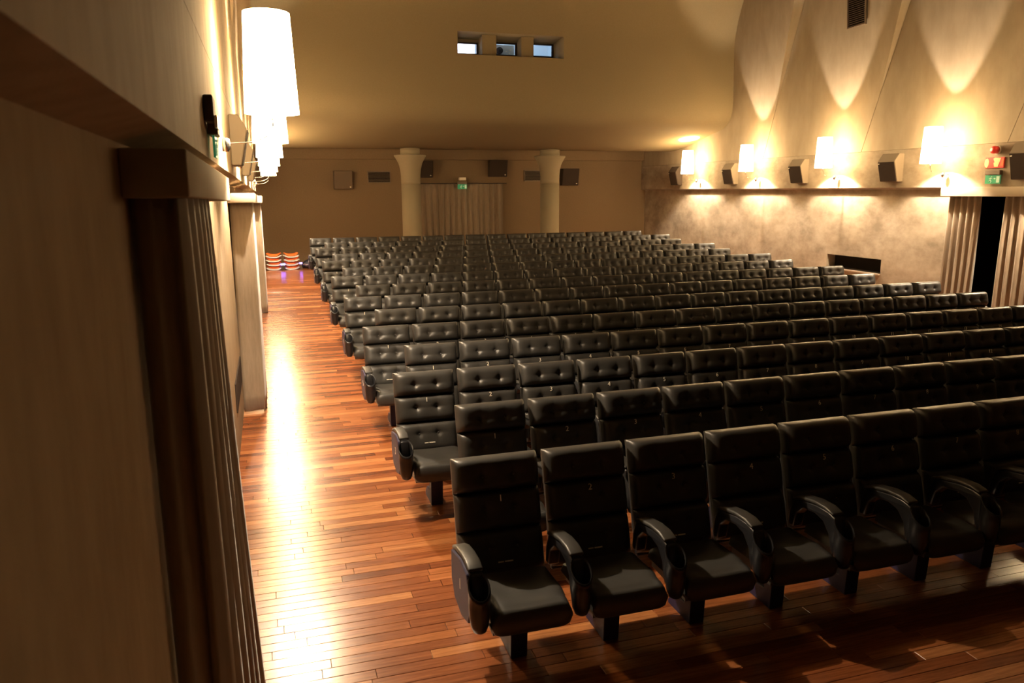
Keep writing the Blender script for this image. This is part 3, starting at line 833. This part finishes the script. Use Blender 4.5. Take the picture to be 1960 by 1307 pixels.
def rear_speaker(xa, xb, za, zb, label, light=False):
    o = empty('rear_speaker', ((xa + xb) / 2, YB, za)); tag(o, label, 'loudspeaker', 'loudspeakers on the rear wall')
    hw = (xb - xa) / 2; h = zb - za
    b = MB(); b.hexa([(-hw, -0.20, 0), (hw, -0.20, 0), (hw, 0, 0), (-hw, 0, 0), (-hw, -0.30, h), (hw, -0.30, h), (hw, 0, h), (-hw, 0, h)])
    b.build('cabinet', M['spk_tan'] if light else M['spk_dark'], o, bevel=0.01, seg=1)
    g = MB(); e = 0.015; k = 0.10 / h
    def yy(z): return -0.20 - k * z
    g.hexa([(-hw + e, yy(e) - 0.012, e), (hw - e, yy(e) - 0.012, e), (hw - e, yy(e), e), (-hw + e, yy(e), e),
            (-hw + e, yy(h - e) - 0.012, h - e), (hw - e, yy(h - e) - 0.012, h - e), (hw - e, yy(h - e), h - e), (-hw + e, yy(h - e), h - e)])
    g.build('grille', M['spk_tan'] if light else M['speaker'], o)
    b = MB(); b.box(hw - 0.09, hw - 0.05, yy(0.06) - 0.018, yy(0.06) - 0.010, 0.045, 0.075); b.build('badge', M['white'], o)
rear_speaker(1.90, 2.45, 2.62, 3.16, 'pale brown loudspeaker at the left end of the rear wall', True)
rear_speaker(4.35, 4.92, 2.96, 3.47, 'dark loudspeaker half hidden behind the left column')
rear_speaker(6.76, 7.34, 2.98, 3.50, 'dark loudspeaker above the right end of the rear curtain')
rear_speaker(9.22, 9.80, 2.70, 3.24, 'dark loudspeaker right of the right column')

# ------------------------------------------------------------------ vents
def vent(name, o_loc, wy, hz, nsl, label, axis, m='vent', bm_='ventdark'):
    """louvred grille of separate slats; axis 'x+': faces -x, 'y': faces -y"""
    o = empty(name, o_loc); tag(o, label, 'vent')
    if axis == 'x': o.rotation_euler.z = -math.pi / 2
    b = MB(); b.box(-wy / 2, wy / 2, -0.004, 0.004, 0, hz); b.build('backing', M[bm_], o)
    f = MB(); t = 0.022
    f.box(-wy / 2, wy / 2, -0.035, 0.0, 0, t); f.box(-wy / 2, wy / 2, -0.035, 0.0, hz - t, hz); f.box(-wy / 2, -wy / 2 + t, -0.035, 0, t, hz - t); f.box(wy / 2 - t, wy / 2, -0.035, 0, t, hz - t)
    f.build('frame', M[m], o)
    st = (hz - 2 * t) / nsl
    s = MB(); s.hexa([(-wy / 2 + t, -0.032, -0.004), (wy / 2 - t, -0.032, -0.004), (wy / 2 - t, -0.006, 0.011), (-wy / 2 + t, -0.006, 0.011),
                      (-wy / 2 + t, -0.032, 0.0), (wy / 2 - t, -0.032, 0.0), (wy / 2 - t, -0.006, 0.015), (-wy / 2 + t, -0.006, 0.015)])
    me = s.mesh('slat', M[m])
    for i in range(nsl): link('slat', me, o, (0, 0, t + st * (i + 0.3)))
    return o
v_ = vent('vent_grille', (XR - 0.135, 14.30, 5.90), 0.58, 0.86, 20, 'dark louvred air vent high on the right wall', 'x')
v_.rotation_euler = (0.075, 0, -math.pi / 2 - 0.062)
vent('vent_grille', (3.28, YB - 0.012, 2.80), 0.70, 0.35, 8, 'louvred vent on the rear wall left of the left column', 'y')
vent('vent_grille', (8.33, YB - 0.012, 2.84), 0.70, 0.35, 8, 'louvred vent on the rear wall partly behind the right column', 'y')
lv = MB(); lv.box(XLL - 0.01, XLL + 0.012, 7.65, 9.0, 0.46, 0.75)
tag(lv.build('low_vent', M['speaker'], bevel=0.004, seg=1), 'dark low vent on the left wall before the middle curtain', 'vent')

# ------------------------------------------------------------------ signs
def exit_sign(loc, rz, label, scale=1.0):
    o = empty('exit_sign', loc, rz); tag(o, label, 'exit sign', 'emergency exit signs'); o.scale = (scale,) * 3
    w, h = 0.30, 0.15
    b = MB(); b.box(-w / 2, w / 2, -0.07, 0.0, h + 0.005, h + 0.085); b.build('lamp_housing', M['vent'], o, bevel=0.006, seg=1)
    p = MB(); p.box(-w / 2, w / 2, -0.045, -0.03, 0, h); p.build('sign_plate', M['green'], o)
    yy = -0.0465
    q = MB(); q.box(0.075, 0.135, yy, -0.0445, 0.02, 0.13); q.build('doorway_symbol', M['mint'], o)
    # running figure and arrow
    q = MB(); q.lathe([(0, -0.011), (0.009, -0.006), (0.011, 0), (0.009, 0.006), (0, 0.011)], (-0.02, yy, 0.122), 10)
    for a, b_, c, d in ((-0.035, 0.105, -0.045, 0.065), (-0.045, 0.065, -0.02, 0.045), (-0.02, 0.045, -0.035, 0.02), (-0.045, 0.065, -0.075, 0.04), (-0.035, 0.1, -0.005, 0.085), (-0.035, 0.1, -0.065, 0.085)):
        q.tube([(a, yy, b_), (c, yy, d)], 0.007, 5)
    q.build('running_figure', M['mint'], o)
    q = MB(); q.prism([(0.02, 0.095), (0.02, 0.082), (0.04, 0.082), (0.04, 0.070), (0.062, 0.0885), (0.04, 0.107), (0.04, 0.095)], 'y', yy, -0.0445); q.build('arrow', M['mint'], o)
    for sx in (-1, 1):
        l = MB(); l.box(sx * 0.11 - 0.02, sx * 0.11 + 0.02, -0.045, -0.02, h, h + 0.02); l.build('clip', M['white'], o)
    return o
e = exit_sign((5.86, YB - 0.16, 2.60), 0.0, 'green exit sign with a small lamp hanging above the rear curtain', 1.0)
l = MB(); l.box(-0.11, 0.11, -0.10, 0.0, 0.27, 0.36); l.build('spot_lamp', M['white'], e, bevel=0.006, seg=1)
exit_sign((XR - 0.005, 10.72, 2.62), -math.pi / 2, 'green exit sign on the right wall below the red fire sign', 1.0)
s = empty('fire_sign', (XR - 0.002, 10.74, 2.89), -math.pi / 2); tag(s, 'red and cream fire alarm sign plate on the right wall', 'sign')
b = MB(); b.box(-0.19, 0.19, -0.02, 0.0, 0, 0.185); b.build('plate', M['red'], s, bevel=0.003, seg=1)
b = MB(); b.lathe([(0.078, -0.002), (0.078, 0.002)], n=24); o = b.build('disc', M['yellow'], s, loc=(-0.155, -0.0215, 0.09)); o.rotation_euler.x = math.pi / 2
o.scale = (0.55, 1, 1)
b = MB(); b.prism([(-0.03, 0.16), (0.0, 0.10), (-0.02, 0.09), (0.0, 0.02), (0.07, 0.02), (0.12, 0.17), (0.0, 0.178)], 'y', -0.0225, -0.02); b.build('flame_symbol', M['yellow'], s)
b = MB(); b.prism([(0.11, 0.03), (0.17, 0.03), (0.18, 0.15), (0.15, 0.16)], 'y', -0.0225, -0.02); b.build('flame_tip', M['orange'], s)
s = empty('fire_siren', (XR - 0.002, 10.72, 3.13), -math.pi / 2); tag(s, 'small red alarm siren on the right wall above the fire sign', 'alarm')
b = MB(); b.lathe([(0.075, 0.0), (0.075, 0.025), (0.06, 0.03)], n=20); o = b.build('base', M['white'], s, loc=(0, 0, 0.07)); o.rotation_euler.x = math.pi / 2
b = MB(); b.lathe([(0.066, 0.028), (0.066, 0.10), (0.055, 0.12), (0.0, 0.125)], n=20); o = b.build('horn', M['red'], s, loc=(0, 0, 0.07)); o.rotation_euler.x = math.pi / 2
# left wall fixtures before the first sconce
s = empty('emergency_box', (XL + 0.002, 4.25, 2.90), math.pi / 2); tag(s, 'small dark emergency box on the left wall before the nearest sconce', 'fixture')
b = MB(); b.box(-0.10, 0.10, -0.045, 0, 0, 0.125); b.build('case', M['spk_dark'], s, bevel=0.006, seg=1)
b = MB(); b.prism([(-0.08, 0.03), (-0.08, -0.03), (0.08, -0.03), (0.08, 0.03)], 'y', -0.06, -0.045); b.build('bracket', M['chrome'], s)
e = exit_sign((XL + 0.002, 4.42, 2.735), math.pi / 2, 'exit sign on the left wall, seen edge-on below a dark box', 0.72)

# ------------------------------------------------------------------ booster cushions, bag, violet lights at the back
def booster_proto():
    root = empty('booster_seat')
    W, Dp = 0.44, 0.40
    def body(mb, zb, th, lift, ins):
        def f(u, v):
            a = 2 * u - 1; b_ = 2 * v - 1
            x = a * (W / 2 - ins) * (1 - 0.08 * b_ ** 4); y = b_ * (Dp / 2 - ins) * (1 - 0.08 * a ** 4)
            return x, y, lift * abs(a) ** 3.0
        top = lambda u, v: (f(u, v)[0], f(u, v)[1], zb + th * (sq(2 * u - 1, 6, 2) * sq(2 * v - 1, 6, 2)) + f(u, v)[2])
        bot = lambda u, v: (f(u, v)[0], f(u, v)[1], zb + f(u, v)[2] * 0.8)
        mb.grid(top, 14, 8); mb.grid(bot, 14, 8, flip=True)
    m1 = MB(); body(m1, 0.0, 0.055, 0.05, 0.0); m1.build('base', M['grey'], root, recalc=True)
    m2 = MB(); body(m2, 0.045, 0.050, 0.075, 0.02); m2.build('cushion', M['orange'], root, recalc=True)
    return root
bp_ = booster_proto()
first = True
for si, (bx, by) in enumerate(((0.02, 22.75), (0.495, 22.75))):
    for lv_ in range(4):
        o = bp_ if first else copy_tree(bp_); first = False
        o.location = (bx + [0.0, 0.012, -0.01, 0.006][lv_] * (1 if si == 0 else -1), by, zf(by) + 0.112 * lv_ + 0.001)
        o.rotation_euler.z = [0.0, 0.03, -0.04, 0.08][lv_] * (1 if si else -1)
        pos = ['bottom', 'second lowest', 'second from the top', 'topmost'][lv_]
        tag(o, 'orange booster cushion, %s of the stack %s' % (pos, 'beside the far left curtain' if si == 0 else 'nearer the seats'), 'booster seat', 'orange booster cushions stacked at the back')
def bag():
    mb = MB()
    def f(u, v):
        a = 2 * math.pi * u; b_ = math.pi * v
        r = math.sin(b_) ** 0.6
        x = 0.27 * r * math.cos(a); y = 0.2 * r * math.sin(a)
        h = 0.20 + 0.22 * max(0, (x + 0.3) / 0.6) ** 1.5
        z = h * (0.5 + 0.5 * math.cos(b_)) + 0.018 * math.sin(7 * a) * r * math.sin(b_) + 0.012 * math.sin(13 * x * 3 + 5 * y)
        return (x, y, max(0.0, z))
    mb.grid(f, 36, 14)
    o = mb.build('cloth_bag', M['bag'], loc=(1.02, 22.75, zf(22.7)), recalc=True)
    tag(o, 'slumped black bag on the floor between booster cushions and last row', 'bag')
    t = MB(); t.tube([(-0.2, -0.16, 0.11), (-0.05, -0.2, 0.13), (0.12, -0.2, 0.16), (0.24, -0.15, 0.22)], 0.010, 6); t.build('strap', M['grey'], o)
    t = MB(); t.box(-0.22, -0.12, -0.19, -0.17, 0.13, 0.15); t.build('buckle', M['chrome'], o)
bag()
for x, y, z, lab, s in ((0.255, 22.50, 0.16, 'tiny violet floor light between the two stacks of booster cushions', 1.0), (0.74, 22.50, 0.18, 'tiny violet floor light between booster cushions and black bag', 0.6)):
    zz = zf(y)
    o = empty('floor_light', (x, y, zz)); tag(o, lab, 'light', 'small violet floor lights')
    m_ = MB(); m_.box(-0.05 * s, 0.05 * s, -0.02, 0.02, 0, z - 0.02); m_.build('post', M['spk_dark'], o)
    m_ = MB(); m_.box(-0.06 * s, 0.06 * s, -0.026, 0.02, z - 0.02, z + 0.02); m_.build('lens', M['led'], o)
